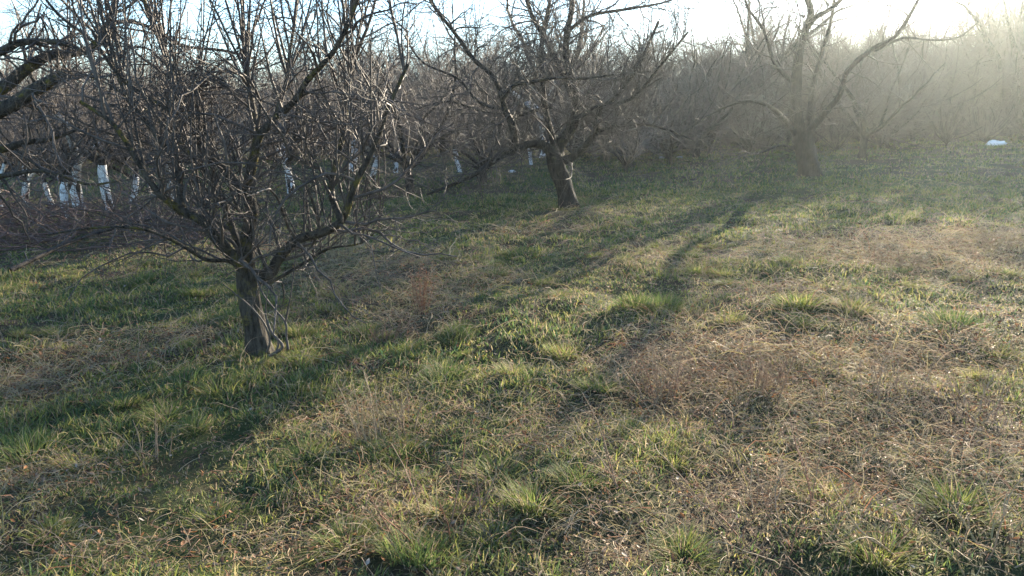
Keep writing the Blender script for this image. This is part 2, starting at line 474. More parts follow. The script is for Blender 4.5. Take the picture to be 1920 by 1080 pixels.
def hero_middle():
    base = on_ground(1068, 388); Y = base.y
    root = thing("apple_tree", "bare apple tree with leaning trunk and low drooping bough in the middle of the meadow", "tree", base)
    tr = traced([(1070, 396), (1066, 378), (1056, 345), (1046, 318), (1040, 290)], Y, 0.0, 0.138, 0.130, 5)
    for k, f in enumerate((1.25, 1.15, 1.08)): tr[1][k] *= f
    L = []
    def limb(pix, dY, r0, r1, Y0=Y): L.append(traced(pix, Y0, dY, r0, r1, 4, 0.02))
    limb([(1038, 295), (1026, 277), (997, 270), (963, 281), (935, 298), (897, 325), (850, 345), (800, 365)], -0.9, 0.10, 0.018)
    limb([(966, 275), (958, 237), (947, 206), (940, 178), (922, 142), (885, 112), (850, 60), (815, 20), (790, -30)], -0.5, 0.065, 0.018, Y - .3)
    limb([(942, 180), (963, 159), (991, 152), (1040, 150), (1100, 148), (1150, 140)], -0.8, 0.038, 0.014, Y - .6)
    limb([(1045, 295), (1052, 275), (1074, 231), (1080, 192), (1070, 140), (1060, 110), (1063, 60), (1073, 20), (1076, -60)], 0.4, 0.115, 0.035)
    limb([(1080, 192), (1050, 120), (1025, 72), (1002, 33), (990, 0), (975, -60)], 0.8, 0.06, 0.028, Y + .2)
    limb([(1046, 290), (1020, 215), (1014, 145), (1017, 73), (1030, 20), (1040, -50)], 1.0, 0.065, 0.025)
    limb([(1052, 300), (1072, 292), (1110, 253), (1124, 209), (1160, 170), (1200, 110), (1235, 40)], -0.3, 0.075, 0.02)
    limb([(1110, 253), (1150, 235), (1210, 230), (1270, 250), (1310, 270)], -0.9, 0.04, 0.010, Y - .1)
    limb([(1074, 231), (1120, 200), (1180, 180), (1240, 120), (1290, 60)], -0.9, 0.045, 0.014, Y)
    limb([(1014, 205), (960, 215), (900, 205), (840, 190), (780, 205)], 0.8, 0.035, 0.012, Y + .2)
    limb([(1063, 60), (1110, 30), (1170, 15), (1240, 5), (1300, -15)], 0.3, 0.035, 0.012, Y + .3)
    limb([(947, 206), (900, 190), (860, 150), (800, 120), (760, 70)], 0.5, 0.03, 0.012, Y - .4)
    lv = [[], [], [], []]
    sp = spec_apple(1.4, 0.76, 1.15)
    for p, r in L: spawn(lv, p, r, 0, sp)
    for k in range(80):
        p, r = random.choice(L)
        i = random.randrange(len(p) // 2, len(p))
        b = sweep(p[i], Vector((random.gauss(0, .25), random.gauss(0, .25), 1)), random.uniform(0.6, 1.5), 0.008, 0.003, 8, 0.06, 0.04)
        lv[0].append(b); spawn(lv, b[0], b[1], 2, sp)
    assemble(root, tr, L, lv, M_bark, M_twig)
hero_middle()

def hero_right():
    base = on_ground(1518, 333); Y = base.y
    root = thing("apple_tree", "bare tree with stout trunk splitting into three upright stems on the right slope", "tree", base)
    tr = traced([(1520, 342), (1518, 325), (1512, 295), (1507, 268), (1505, 245)], Y, 0.0, 0.21, 0.19, 5)
    for k, f in enumerate((1.3, 1.2, 1.1)): tr[1][k] *= f
    L = []
    def limb(pix, dY, r0, r1, Y0=Y): L.append(traced(pix, Y0, dY, r0, r1, 4, 0.02))
    limb([(1500, 262), (1493, 207), (1492, 160), (1500, 105), (1511, 67), (1518, 25), (1508, -20), (1490, -90)], 0.2, 0.14, 0.04)
    limb([(1514, 50), (1530, 35), (1560, 15), (1585, -10), (1610, -50)], -0.2, 0.065, 0.025, Y + .15)
    limb([(1512, 262), (1520, 207), (1524, 160), (1540, 100), (1560, 40), (1570, -40)], 0.6, 0.10, 0.025)
    limb([(1510, 258), (1522, 240), (1547, 210), (1573, 180), (1590, 133), (1640, 95), (1677, 67), (1712, 20), (1740, -40)], -0.5, 0.085, 0.025)
    limb([(1640, 95), (1690, 72), (1740, 75), (1790, 70), (1830, 45)], 0.4, 0.035, 0.012, Y - .3)
    limb([(1498, 262), (1475, 225), (1440, 200), (1400, 190), (1350, 205), (1300, 235)], -0.6, 0.07, 0.012)
    limb([(1505, 285), (1470, 275), (1430, 285), (1395, 290), (1360, 310)], -0.6, 0.035, 0.010)
    limb([(1492, 160), (1450, 120), (1430, 60), (1400, 10), (1390, -40)], 0.5, 0.05, 0.015, Y + .1)
    lv = [[], [], [], []]
    sp = spec_apple(1.6, 0.48, 1.3)
    for p, r in L: spawn(lv, p, r, 0, sp)
    assemble(root, tr, L, lv, M_bark, M_twig)
hero_right()

# ------------------------------------------------------------------ orchard and thicket trees (each kind built once, then copied)
def make_kind(seed, height, lean, white, upright, dens=1.0, name="orchard_tree", trunk_h=1.0, tr_r=0.12, n_limb=6, tw=None, forks=False):
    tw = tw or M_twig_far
    random.seed(seed)
    p0 = Vector((0, 0, -0.15))
    tr = sweep(p0, Vector((lean, random.uniform(-.1, .1), 1)), trunk_h + 0.15, tr_r, tr_r * 0.78, 8, 0.05, 0.02)
    tr[1][0] *= 1.35; tr[1][1] *= 1.15
    limbs = []
    top = tr[0][-1]
    hh = height - trunk_h
    for k in range(n_limb):
        a = 2 * math.pi * (k + rnd() * 0.9) / n_limb
        el = random.uniform(0.35, 1.15) if not upright else random.uniform(0.55, 1.4)
        d = Vector((math.cos(a) * math.cos(el), math.sin(a) * math.cos(el), math.sin(el)))
        st = tr[0][-1 - (k % 3)]
        L = hh * random.uniform(0.55, 1.0) / max(0.6, math.sin(el))
        limbs.append(sweep(st, d, min(L, hh * 1.2), tr_r * random.uniform(.38, .6), 0.012, 9, 0.17, 0.07))
    s = height / 3.6
    sp = [(5.0 * dens, 5, 0.95 * s, .5, 55, 0.05, 0.18, 6, 0.55, 0.020 * s, 0.08),
          (7.0 * dens, 4, 0.52 * s, .5, 50, 0.07, 0.18, 4, 0.6, 0.011 * s, 0.10),
          (8.0 * dens, 3, 0.27 * s, .5, 48, 0.06, 0.18, 2, 0.8, 0.0075 * s, 0.1)]
    lv = [[], [], []]
    for l in limbs: spawn(lv, l[0], l[1], 0, sp)
    parts = [("trunk", tubes_mesh("trunk", [tr], 12, M_bark, gnarl=0.16))]
    if white:
        n = 7
        wp = [q for q in tr[0][:n + 1]]; wr = [r + 0.006 for r in tr[1][:n + 1]]
        parts.append(("lime_wash", tubes_mesh("lime_wash", [(wp, wr)], 12, M_lime, gnarl=0.16)))
        if forks:
            wl = [(l[0][:4], [r + 0.005 for r in l[1][:4]]) for l in limbs[:3]]
            parts.append(("limb_wash", tubes_mesh("limb_wash", wl, 9, M_lime, gnarl=0.1)))
    parts.append(("limbs", tubes_mesh("limbs", limbs, 7, M_bark, gnarl=0.12)))
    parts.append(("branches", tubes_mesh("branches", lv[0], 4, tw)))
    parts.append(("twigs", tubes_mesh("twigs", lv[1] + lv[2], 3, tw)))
    return parts

def plant(kind, name, label, cat, x, y, rz, s=1.0, group=None, z=None):
    o = thing(name, label, cat, (x, y, gz(x, y) if z is None else z), group)
    o.rotation_euler = (0, 0, rz); o.scale = (s, s, s)
    for nm, me in kind: link(nm, me, o)
    return o

K_white = [make_kind(31, 3.6, 0.10, True, False, trunk_h=0.9, tr_r=0.10, forks=True),
           make_kind(32, 3.4, -0.10, True, False, trunk_h=1.0, tr_r=0.085),
           make_kind(33, 3.8, 0.05, True, True, trunk_h=0.75, tr_r=0.10, forks=True)]
K_bare = [make_kind(41, 3.6, 0.15, False, True, trunk_h=0.5, tr_r=0.10, n_limb=8, dens=1.0),
          make_kind(42, 3.4, -0.1, False, True, trunk_h=0.3, tr_r=0.08, n_limb=10, dens=0.8, tw=M_twig_red),
          make_kind(43, 3.9, 0.05, False, False, trunk_h=0.7, tr_r=0.11, n_limb=7, dens=1.05),
          make_kind(44, 3.2, 0.0, False, True, trunk_h=0.2, tr_r=0.06, n_limb=12, dens=0.7, tw=M_twig_pale)]
K_dense = [make_kind(61, 2.8, 0.1, False, False, trunk_h=0.25, tr_r=0.09, n_limb=20, dens=1.6),
           make_kind(62, 3.2, -0.1, False, True, trunk_h=0.3, tr_r=0.09, n_limb=20, dens=1.5)]
K_low = [make_kind(63, 1.3, 0.1, False, False, trunk_h=0.1, tr_r=0.035, n_limb=16, dens=1.9),
         make_kind(64, 1.1, 0.0, False, True, trunk_h=0.1, tr_r=0.03, n_limb=18, dens=1.9)]
K_tall = [make_kind(51, 6.0, 0.2, False, True, trunk_h=1.6, tr_r=0.17, n_limb=6, dens=0.6), make_kind(52, 6.0, -0.1, False, True, trunk_h=1.2, tr_r=0.14, n_limb=8, dens=0.6)]
random.seed(77)

WG = "trees with lime washed trunks along the far row"
white_spots = [ # px, py of the foot, kind, scale, label
    (150, 392, 0, 1.15, "thick whitewashed forked trunk, largest of the white trunks behind the left tree"),
    (123, 408, 1, 0.75, "slim whitewashed trunk just left of the thickest white trunk"),
    (205, 398, 1, 1.0, "whitewashed leaning trunk just right of the thickest white trunk"),
    (48, 382, 2, 0.7, "short whitewashed trunk near the left edge beyond the brush pile"),
    (98, 388, 1, 0.55, "thin whitewashed stem between two white trunks at far left"),
    (0, 392, 2, 0.8, "whitewashed trunk cut by the left edge of the picture"),
    (248, 388, 1, 0.7, "narrow whitewashed trunk half hidden behind the large tree limbs at left"),
    (322, 372, 2, 0.7, "whitewashed trunk seen through the left limbs of the large tree"),
    (545, 358, 2, 0.85, "single whitewashed trunk right of the large tree's upright limbs"),
    (660, 327, 1, 1.2, "leaning whitewashed trunk on the sunlit tan strip"),
    (697, 345, 1, 0.75, "thin bluish whitewashed trunk standing in front of the tan strip"),
    (703, 300, 0, 0.8, "forked whitewashed trunk behind the tan strip, right of the leaning one"),
    (742, 325, 2, 0.6, "small whitewashed trunk left of the dark upright trunk"),
    (862, 322, 1, 0.7, "slender whitewashed stem right of the dark upright trunk"),
    (1017, 294, 0, 1.7, "whitewashed forked trunk seen through the fork of the middle apple tree"),
    (996, 308, 1, 0.6, "short whitewashed trunk under the drooping bough of the middle tree"),
]
for px, py, k, s, lab in white_spots:
    g_ = on_ground(px, py)
    plant(K_white[k], "whitewashed_tree", lab, "tree", g_.x, g_.y, random.uniform(0, 6.28), s, WG)

dark_spots = [
    (770, 362, 2, 0.85, "dark bare tree with straight unpainted trunk left of the middle tree"),
    (905, 345, 0, 0.8, "dark bare tree behind the drooping bough of the middle apple tree"),
    (1613, 296, 2, 0.95, "slim dark tree in the glare right of the three stemmed tree"),
    (1565, 262, 2, 0.9, "dark tree on the crest behind the three stemmed tree"),
    (1250, 300, 3, 1.0, "dense bare shrub between the middle tree and the right tree"),
    (1330, 292, 1, 1.05, "tall dense bare shrub left of the three stemmed tree"),
    (1180, 300, 1, 0.8, "low bare shrub just right of the middle apple tree"),
]
for px, py, k, s, lab in dark_spots:
    g_ = on_ground(px, py)
    plant(K_bare[k], "bare_tree", lab, "tree", g_.x, g_.y, random.uniform(0, 6.28), s)
g_ = on_ground(1398, 282)
plant(K_tall[0], "bare_tree", "tall bare tree with thick trunk rising behind the right shrubs", "tree", g_.x, g_.y, 2.6, 1.0)

# the thicket: rows of trees across the back
for px, py, kind, s, lab in ((1690, 260, K_dense[0], 1.35, "broad dense shrub rising in the glare between the right tree and the white sack"),
                      (1640, 262, K_dense[1], 1.2, "dense rounded shrub right of the slim tree in the glare"),
                      (1885, 256, K_tall[0], 1.05, "tallest thin tree at the right edge behind the white sack"),
                      (1795, 258, K_dense[0], 1.15, "dense shrub left of and behind the white sack")):
    g_ = on_ground(px, py)
    plant(kind, "bushy_tree", lab, "tree", g_.x, g_.y, random.uniform(0, 6.28), s)
TG = "bare trees of the thicket behind the meadow"
rows = [(20.5, 1.5, 0.8), (22.0, 1.9, 0.9), (25.5, 1.7, 0.9), (28.5, 1.7, 1.0), (32, 1.9, 1.1), (37, 2.4, 1.2), (44, 3.0, 1.3)]
for Yr, stepx, sc in rows:
    x = -0.70 * Yr - 1
    while x < 0.72 * Yr + 3:
        xx = x + random.uniform(-.5, .5); yy = Yr + random.uniform(-1.4, 1.4)
        px = 960 + F * xx / yy * 0.98
        x += stepx * random.uniform(0.75, 1.25)
        if Yr < 21 and not 1130 < px < 1330: continue
        if Yr < 24 and not 1120 < px < 1420: continue
        if Yr < 27 and px < 1000: continue
        if Yr < 27 and 1440 < px < 1600: continue
        s = sc * random.uniform(0.75, 1.05)
        if Yr < 27 and px > 1800: continue
        kind = K_bare[random.randrange(4)]
        if px > 1480: kind = random.choice(K_dense); s *= 1.05
        if 1700 < px < 1800: s *= 0.85
        if px > 1815 and Yr < 34: s *= 1.05
        plant(kind, "thicket_tree", "bare grey tree crowded in the dense thicket at the back of the meadow", "tree", xx, yy, random.uniform(0, 6.28), s, TG)
for px, Yr, s in ((1290, 30, 1.15), (1355, 31, 1.3), (1425, 32, 1.4), (1490, 31, 1.3), (1555, 32, 1.45), (1620, 31, 1.4), (1680, 32, 1.45), (1735, 33, 1.15), (1790, 33, 1.2), (1835, 31, 1.55), (1880, 30, 1.7), (1930, 31, 1.7), (1990, 31, 1.7)):
    xx = (px - 960) / F * Yr * 1.02
    plant(random.choice(K_dense), "thicket_tree", "bare grey tree crowded in the dense thicket at the back of the meadow", "tree", xx, Yr + random.uniform(-.6, .6), random.uniform(0, 6.28), s * random.uniform(.92, 1.06), TG)
TT = "thin taller trees standing up out of the thicket"
for px, Yr, s in ((600, 30, .8), (680, 29, .72), (760, 31, .85), (835, 29, .75), (905, 32, .85), (1130, 28, .66), (1205, 28, .68), (1275, 29, .66), (420, 31, .8), (1340, 29, .72), (1440, 30, .8), (1560, 31, .8), (1050, 31, .8), (250, 32, .85), (90, 31, .8)):
    xx = (px - 960) / F * Yr * 1.02
    plant(K_tall[0 if px % 2 else 1], "tall_tree", "thin taller bare tree rising above the thicket tops", "tree", xx, Yr, random.uniform(0, 6.28), s, TT)
UG = "low bare bushes along the foot of the thicket"
for Yr, stepx in ((24.5, 1.3), (27.5, 1.3), (31, 1.5)):
    x = -0.70 * Yr - 1
    while x < 0.72 * Yr + 3:
        xx = x + random.uniform(-.5, .5); yy = Yr + random.uniform(-1, 1)
        x += stepx * random.uniform(0.7, 1.4)
        px = 960 + F * xx / yy * 0.98
        if Yr < 30 and px < 1080: continue
        plant(random.choice(K_low), "low_bush", "low tangled leafless bush at the foot of the thicket", "bush", xx, yy, random.uniform(0, 6.28), random.uniform(.7, 1.25), UG)

# ------------------------------------------------------------------ ground cover
def patch_list(L):
    out = []
    for px, py, rx, ry, w in L:
        c = on_ground(px, py); a = on_ground(px, py - ry); b = on_ground(px, min(1180, py + ry))
        out.append((c.x, c.y, rx * c.y / F, max(0.12, (a.y - b.y) / 2), w))
    return out
DRY = patch_list([(1300, 700, 170, 90, 1.0), (1680, 480, 190, 45, .8), (1620, 640, 230, 60, .6), (1720, 850, 230, 130, .75), (1870, 455, 90, 30, .8),
                  (1130, 1010, 160, 90, .6), (800, 575, 90, 45, .8), (350, 632, 70, 18, .8), (60, 905, 130, 35, .8), (40, 735, 90, 35, .75),
                  (720, 500, 130, 35, .7), (1020, 430, 120, 12, .8), (690, 950, 150, 60, .45), (620, 1040, 200, 40, .5), (500, 470, 150, 25, .3),
                  (1020, 800, 120, 60, .4), (150, 640, 70, 20, .5), (700, 790, 120, 50, .55), (1450, 920, 160, 60, .8), (1500, 560, 120, 30, .5),
                  (160, 680, 180, 16, .5), (640, 322, 170, 9, 1.0), (280, 375, 280, 8, .8), (1190, 285, 160, 6, .8), (940, 530, 80, 18, .6), (1100, 400, 60, 8, .6), (250, 1050, 250, 25, .4), (1250, 500, 130, 30, .4)])
LUSH = patch_list([(900, 380, 260, 50, .7), (1350, 340, 200, 30, .7), (1240, 570, 110, 40, .8), (830, 690, 80, 40, .8), (450, 720, 120, 40, .6),
                   (160, 840, 70, 30, .7), (1000, 650, 90, 40, .6), (300, 560, 250, 40, .5), (1650, 360, 300, 40, .4), (870, 600, 100, 50, .4), (350, 800, 250, 40, .4)])
def field(L, x, y):
    t = 0
    for cx, cy, rx, ry, w in L:
        t = t + w * np.exp(-(((x - cx) / rx) ** 2 + ((y - cy) / ry) ** 2))
    return t
def dryness(x, y):
    d = 0.27 + 0.9 * (fbm(x * 0.9, y * 0.9, 31) - 0.5) + 0.5 * (fbm(x * 4, y * 4, 35, 2) - 0.5)
    return np.clip(d + 1.15 * field(DRY, x, y) - 0.42 * field(LUSH, x, y), 0, 1)

_b = on_ground(110, 462); BR = (_b.x - 0.9, _b.y + 0.7)
def sector(n, r0, r1, half=0.72, pad=1.0):
    y = np.sqrt(RNG.random(n) * (r1 * r1 - r0 * r0) + r0 * r0)
    x = (RNG.random(n) * 2 - 1) * (half * y + pad)
    return x, y

def blades(bx, by, az, lean, hgt, wid, curl, tint, segs=3, z0=None):
    """ribbons: base, direction of lean, lean at the base, length, width, extra bend towards the tip"""
    n = len(bx)
    bz = ground(bx, by) - 0.01 if z0 is None else z0
    k = segs + 1
    t = np.linspace(0, 1, k)[None, :]
    ang = lean[:, None] + curl[:, None] * t                       # from the vertical
    ds = hgt[:, None] / segs
    hx = np.concatenate([np.zeros((n, 1)), np.cumsum(np.sin(ang[:, :-1]) * ds, 1)], 1)
    hz = np.concatenate([np.zeros((n, 1)), np.cumsum(np.cos(ang[:, :-1]) * ds, 1)], 1)
    wob = (RNG.random(n) - .5)[:, None] * 0.25 * hgt[:, None] * t ** 2
    cx, sx = np.cos(az)[:, None], np.sin(az)[:, None]
    X = bx[:, None] + hx * cx - wob * sx; Y = by[:, None] + hx * sx + wob * cx; Z = bz[:, None] + hz
    Z = np.maximum(Z, bz[:, None] - 0.02 + 0.012 * t)
    tw = az + math.pi / 2 + RNG.normal(0, 0.5, n)
    w = 0.5 * wid[:, None] * np.array([1.0, .95, .8, .55, .3, .2])[None, :k] if k <= 6 else 0.5 * wid[:, None] * np.ones((1, k))
    w = w.copy(); w[:, -1] *= 0.3
    ox = np.cos(tw)[:, None] * w; oy = np.sin(tw)[:, None] * w
    V = np.stack([np.stack([X - ox, Y - oy, Z], -1), np.stack([X + ox, Y + oy, Z], -1)], 2)   # n,k,2,3
    idx = np.arange(n * k * 2).reshape(n, k, 2)
    q = np.stack([idx[:, :-1, 0], idx[:, :-1, 1], idx[:, 1:, 1], idx[:, 1:, 0]], -1).reshape(-1, 4)
    return V.reshape(-1, 3), q, np.repeat(tint, k * 2)

class Pool:
    def __init__(s): s.V = []; s.Q = []; s.T = []; s.n = 0
    def add(s, v, q, t):
        s.V.append(v); s.Q.append(q + s.n); s.T.append(t); s.n += len(v)
    def mesh(s, name, mat): return quads_mesh(name, np.concatenate(s.V), np.concatenate(s.Q), mat, np.concatenate(s.T))

def green_tint(n, d):
    return np.clip(RNG.normal(0.22, 0.13, n) + 0.25 * d, 0.0, 0.52)
def straw_tint(n):
    return np.clip(RNG.normal(0.72, 0.09, n), 0.55, 1.0)

def carpet(pool, n_clumps, per, r0, r1, rad, h0, h1, w, segs):
    cx, cy = sector(n_clumps, r0, r1)
    d = dryness(cx, cy)
    bare = fbm(cx * 1.7, cy * 1.7, 77, 2)
    brushy = np.exp(-(((cx - BR[0]) / 3.2) ** 4 + ((cy - BR[1]) / 1.7) ** 4))
    keep = RNG.random(n_clumps) < (1 - 0.85 * brushy) * np.clip(1.35 - 0.65 * d - 0.8 * np.clip(0.42 - bare, 0, 1), 0.25, 1)
    cx, cy, d = cx[keep], cy[keep], d[keep]
    m = len(cx)
    hs = h0 + (h1 - h0) * np.clip(fbm(cx * 1.3, cy * 1.3, 55) * 1.6 - 0.3 + RNG.normal(0, .18, m), 0.05, 1.2)
    hs = hs * (1 - 0.40 * d)
    isdry = RNG.random(m) < np.clip(d * 1.05 - 0.06, 0, 0.95)
    caz = RNG.random(m) * 6.28
    i = np.repeat(np.arange(m), per)
    n = len(i)
    a = RNG.random(n) * 6.28; r = rad * np.sqrt(RNG.random(n)) * RNG.uniform(.6, 1.3, m)[i]
    bx = cx[i] + r * np.cos(a); by = cy[i] + r * np.sin(a)
    az = a + RNG.normal(0, 0.6, n)
    az = np.where(RNG.random(n) < 0.35, caz[i] + RNG.normal(0, .5, n), az)
    lean = np.abs(RNG.normal(0.5, 0.35, n)) + 0.35 * isdry[i]
    curl = RNG.normal(1.1, 0.55, n) + 0.35 * isdry[i]
    hgt = hs[i] * RNG.uniform(0.55, 1.25, n) * np.where(isdry[i], 1.1, 1)
    mix = RNG.random(n) < np.where(isdry[i], 0.88, 0.20 + 0.3 * d[i])
    tint = np.where(mix, straw_tint(n), green_tint(n, d[i]) + RNG.normal(0.02, 0.13, m)[i])
    pool.add(*blades(bx, by, az, lean, hgt, w * RNG.uniform(.6, 1.25, n) * np.where(mix, .75, 1), curl, np.clip(tint, 0, 1), segs))

pool = Pool()
carpet(pool, 14500, 13, 1.7, 5.0, 0.040, 0.018, 0.100, 0.0064, 4)
carpet(pool, 16000, 11, 4.6, 9.0, 0.055, 0.022, 0.105, 0.0092, 3)
carpet(pool, 17000, 10, 8.5, 15.5, 0.080, 0.022, 0.10, 0.0140, 3)
carpet(pool, 18000, 9, 15, 34, 0.14, 0.035, 0.13, 0.022, 2)
n_ = 90000
sx_, sy_ = sector(n_, 1.7, 8.0)
pool.add(*blades(sx_, sy_, RNG.random(n_) * 6.28, np.abs(RNG.normal(.7, .4, n_)), RNG.uniform(.015, .05, n_), RNG.uniform(.003, .006, n_), RNG.normal(.8, .5, n_),
                 np.where(RNG.random(n_) < .45, straw_tint(n_) + .06, green_tint(n_, .2)).clip(0, 1), 2))
o = link("grass", pool.mesh("grass", M_grass)); o["kind"] = "stuff"; o["label"] = "rough winter grass, green mixed with straw, over the meadow"

# withered, tangled stems lying over the grass
def tangle(pool, n, r0, r1, L, w, segs=7, weight=None):
    x, y = sector(n * 3, r0, r1)
    d = field(DRY, x, y) + 0.12 * fbm(x * .8, y * .8, 91)
    k = RNG.random(len(x)) < np.clip(d * 0.9, 0.03, 1)
    x, y = x[k][:n], y[k][:n]; n = len(x)
    P = np.zeros((n, segs + 1, 3)); P[:, 0] = np.stack([x, y, ground(x, y) + RNG.uniform(0, 0.05, n)], -1)
    az = RNG.random(n) * 6.28; el = RNG.normal(0.75, 0.35, n)
    ln = L * RNG.uniform(.5, 1.5, n) / segs
    for s in range(segs):
        az = az + RNG.normal(0, 0.40, n); el = el - np.abs(RNG.normal(0.16, 0.22, n)) + 0.03
        P[:, s + 1] = P[:, s] + ln[:, None] * np.stack([np.cos(az) * np.cos(el), np.sin(az) * np.cos(el), np.sin(el)], -1)
        gzv = ground(P[:, s + 1, 0], P[:, s + 1, 1])
        P[:, s + 1, 2] = np.maximum(P[:, s + 1, 2], gzv + 0.004)
        el = np.where(P[:, s + 1, 2] < gzv + 0.012, RNG.normal(0.12, 0.15, n), el)
    ww = w * RNG.uniform(.6, 1.3, n)
    o1 = RNG.normal(0, 1, (n, 3)); o1 /= np.linalg.norm(o1, axis=1, keepdims=True)
    off = o1[:, None, :] * (0.5 * ww[:, None, None]) * np.linspace(1, .55, segs + 1)[None, :, None]
    V = np.stack([P - off, P + off], 2)
    idx = np.arange(n * (segs + 1) * 2).reshape(n, segs + 1, 2)
    q = np.stack([idx[:, :-1, 0], idx[:, :-1, 1], idx[:, 1:, 1], idx[:, 1:, 0]], -1).reshape(-1, 4)
    t = np.clip(RNG.normal(0.78, 0.10, n), .56, 1.0)
    pool.add(V.reshape(-1, 3), q, np.repeat(t, (segs + 1) * 2))
pool = Pool()
tangle(pool, 17000, 1.7, 5.2, 0.17, 0.0029)
tangle(pool, 17000, 4.8, 9.5, 0.22, 0.0042)
tangle(pool, 9000, 9, 16, 0.28, 0.008)
o = link("dry_grass", pool.mesh("dry_grass", M_dry)); o["kind"] = "stuff"; o["label"] = "pale withered stems tangled over the grass"

# dead leaves
def leaves(n, r0, r1, size):
    x, y = sector(n * 3, r0, r1)
    d = dryness(x, y); k = RNG.random(len(x)) < np.clip(d - 0.05, 0.08, 1)
    x, y = x[k][:n], y[k][:n]; n = len(x)
    z = ground(x, y) + RNG.uniform(0.0, 0.05, n)
    a = RNG.random(n) * 6.28; s = size * RNG.uniform(.5, 1.3, n)
    nrm = np.stack([RNG.normal(0, .45, n), RNG.normal(0, .45, n), np.ones(n)], -1); nrm /= np.linalg.norm(nrm, axis=1, keepdims=True)
    u = np.stack([np.cos(a), np.sin(a), np.zeros(n)], -1); u -= nrm * (u * nrm).sum(1, keepdims=True); u /= np.linalg.norm(u, axis=1, keepdims=True)
    v = np.cross(nrm, u); c = np.stack([x, y, z], -1)
    rows = []
    for t, w, h in ((-1, .12, .10), (-.35, .48, 0), (.35, .42, .04), (1, .08, .28)):
        m = c + u * (s * t * .9)[:, None] + nrm * (s * h)[:, None]
        rows.append(np.stack([m - v * (s * w)[:, None] + nrm * (s * .22 * w * 2)[:, None], m, m + v * (s * w)[:, None] + nrm * (s * .22 * w * 2)[:, None]], 1))
    V = np.stack(rows, 1); idx = np.arange(n * 12).reshape(n, 4, 3)
    q = np.stack([idx[:, :-1, :-1], idx[:, :-1, 1:], idx[:, 1:, 1:], idx[:, 1:, :-1]], -1).reshape(-1, 4)
    t = np.clip(RNG.beta(1.3, 1.8, n), 0, 1)
    return V.reshape(-1, 3), q, np.repeat(t, 12)
pool = Pool(); pool.add(*leaves(9000, 1.7, 5.5, 0.013)); pool.add(*leaves(8000, 5, 11, 0.016))
o = link("leaf_litter", pool.mesh("leaf_litter", M_leaf)); o["kind"] = "stuff"; o["label"] = "brown and pale dead leaves scattered between the grass"

# ------------------------------------------------------------------ grass tussocks
def tussock_mesh(seed, n, h, rad, dry=0.12, tmean=0.26):
    global RNG
    RNG = np.random.default_rng(seed)
    a = RNG.random(n) * 6.28; r = rad * np.sqrt(RNG.random(n))
    lean = 0.15 + 0.75 * r / rad * RNG.uniform(.5, 1.2, n); curl = RNG.uniform(.2, 1.5, n)
    t = np.where(RNG.random(n) < dry, straw_tint(n), np.clip(RNG.normal(tmean, .09, n), 0, .5))
    v, q, tt = blades(r * np.cos(a), r * np.sin(a), a + RNG.normal(0, .45, n), lean, h * RNG.uniform(.45, 1.2, n), 0.0055 * RNG.uniform(.7, 1.2, n), curl, t, 5, z0=np.zeros(n) - 0.01)
    return quads_mesh("blades", v, q, M_grass, tt)
TM = [tussock_mesh(1, 460, .16, .11, .2, .30), tussock_mesh(2, 400, .125, .11, .35, .36), tussock_mesh(3, 760, .145, .19, .15, .24), tussock_mesh(4, 340, .10, .11, .3, .40)]
def tuss(px, py, k, s, label):
    p = on_ground(px, py)
    o = link("grass_tussock", TM[k]); o.location = p; o.rotation_euler = (0, 0, random.uniform(0, 6.28)); o.scale = (s * random.uniform(.8, 1.25), s * random.uniform(.8, 1.25), s * random.uniform(.7, 1.1)); o.rotation_euler.x = random.gauss(0, .12); o.rotation_euler.y = random.gauss(0, .12)
    tag(o, label, "grass tussock", "green grass tussocks dotted over the meadow")
random.seed(5)
for a in [(1005, 960, 0, .85, "bright green tussock with a straw edge at the bottom centre"),
          (1790, 975, 0, .9, "tall green tussock standing among withered stems at lower right"),
          (1645, 1060, 1, 1.0, "green tussock cut by the bottom edge, right of the arching bramble litter"),
          (935, 890, 1, .95, "small round green tussock above the bottom centre one"),
          (1240, 590, 2, 1.0, "widest dark green tussock in the middle of the meadow, at the russet weed's back"),
          (1495, 590, 0, 1.1, "yellowish green tussock right of the widest tussock"),
          (1597, 588, 1, 1.05, "compact green tussock, right one of a pair in the dry right hand grass"),
          (1362, 612, 3, 1.2, "small green tussock between the widest one and the yellowish one"),
          (1230, 855, 1, .9, "green tussock beside leaf litter below the russet weed bush"),
          (1185, 815, 3, .9, "small dark tussock left of the leaf litter, below the russet weed bush"),
          (835, 705, 2, .95, "broad dark green tussock right of the large apple tree's foot"),
          (690, 625, 0, .9, "thin bladed tussock just beyond the large tree's foot to the right"),
          (155, 870, 1, 1.0, "bright green tussock in the left foreground"),
          (60, 860, 2, .8, "wide green tussock at the left edge of the foreground"),
          (790, 1050, 2, .8, "dark spreading tussock at the bottom edge left of centre"),
          (930, 1020, 1, .9, "yellow tipped tussock at the bottom edge near the centre"),
          (650, 1030, 0, .9, "narrow tussock in the bottom left quarter beside withered weeds"),
          (410, 740, 0, .95, "sunlit tussock in front of the large apple tree"),
          (560, 690, 1, 1.0, "tussock hugging the sucker shoots of the large apple tree"),
          (430, 600, 2, .8, "bluish green tussock left of the large apple tree's trunk"),
          (1280, 1060, 0, .8, "dark tussock at the bottom edge under the long dry stem"),
          (1545, 930, 3, 1.1, "low yellow green tussock in the dry litter at lower right"),
          (1060, 660, 1, 1.2, "yellowish tussock left of the russet weed bush"),
          (965, 700, 1, 1.0, "pale tipped tussock between the broad dark tussock and the russet bush"),
          (1790, 620, 2, 1.0, "faded green tussock at the right edge of the meadow")]:
    tuss(*a)

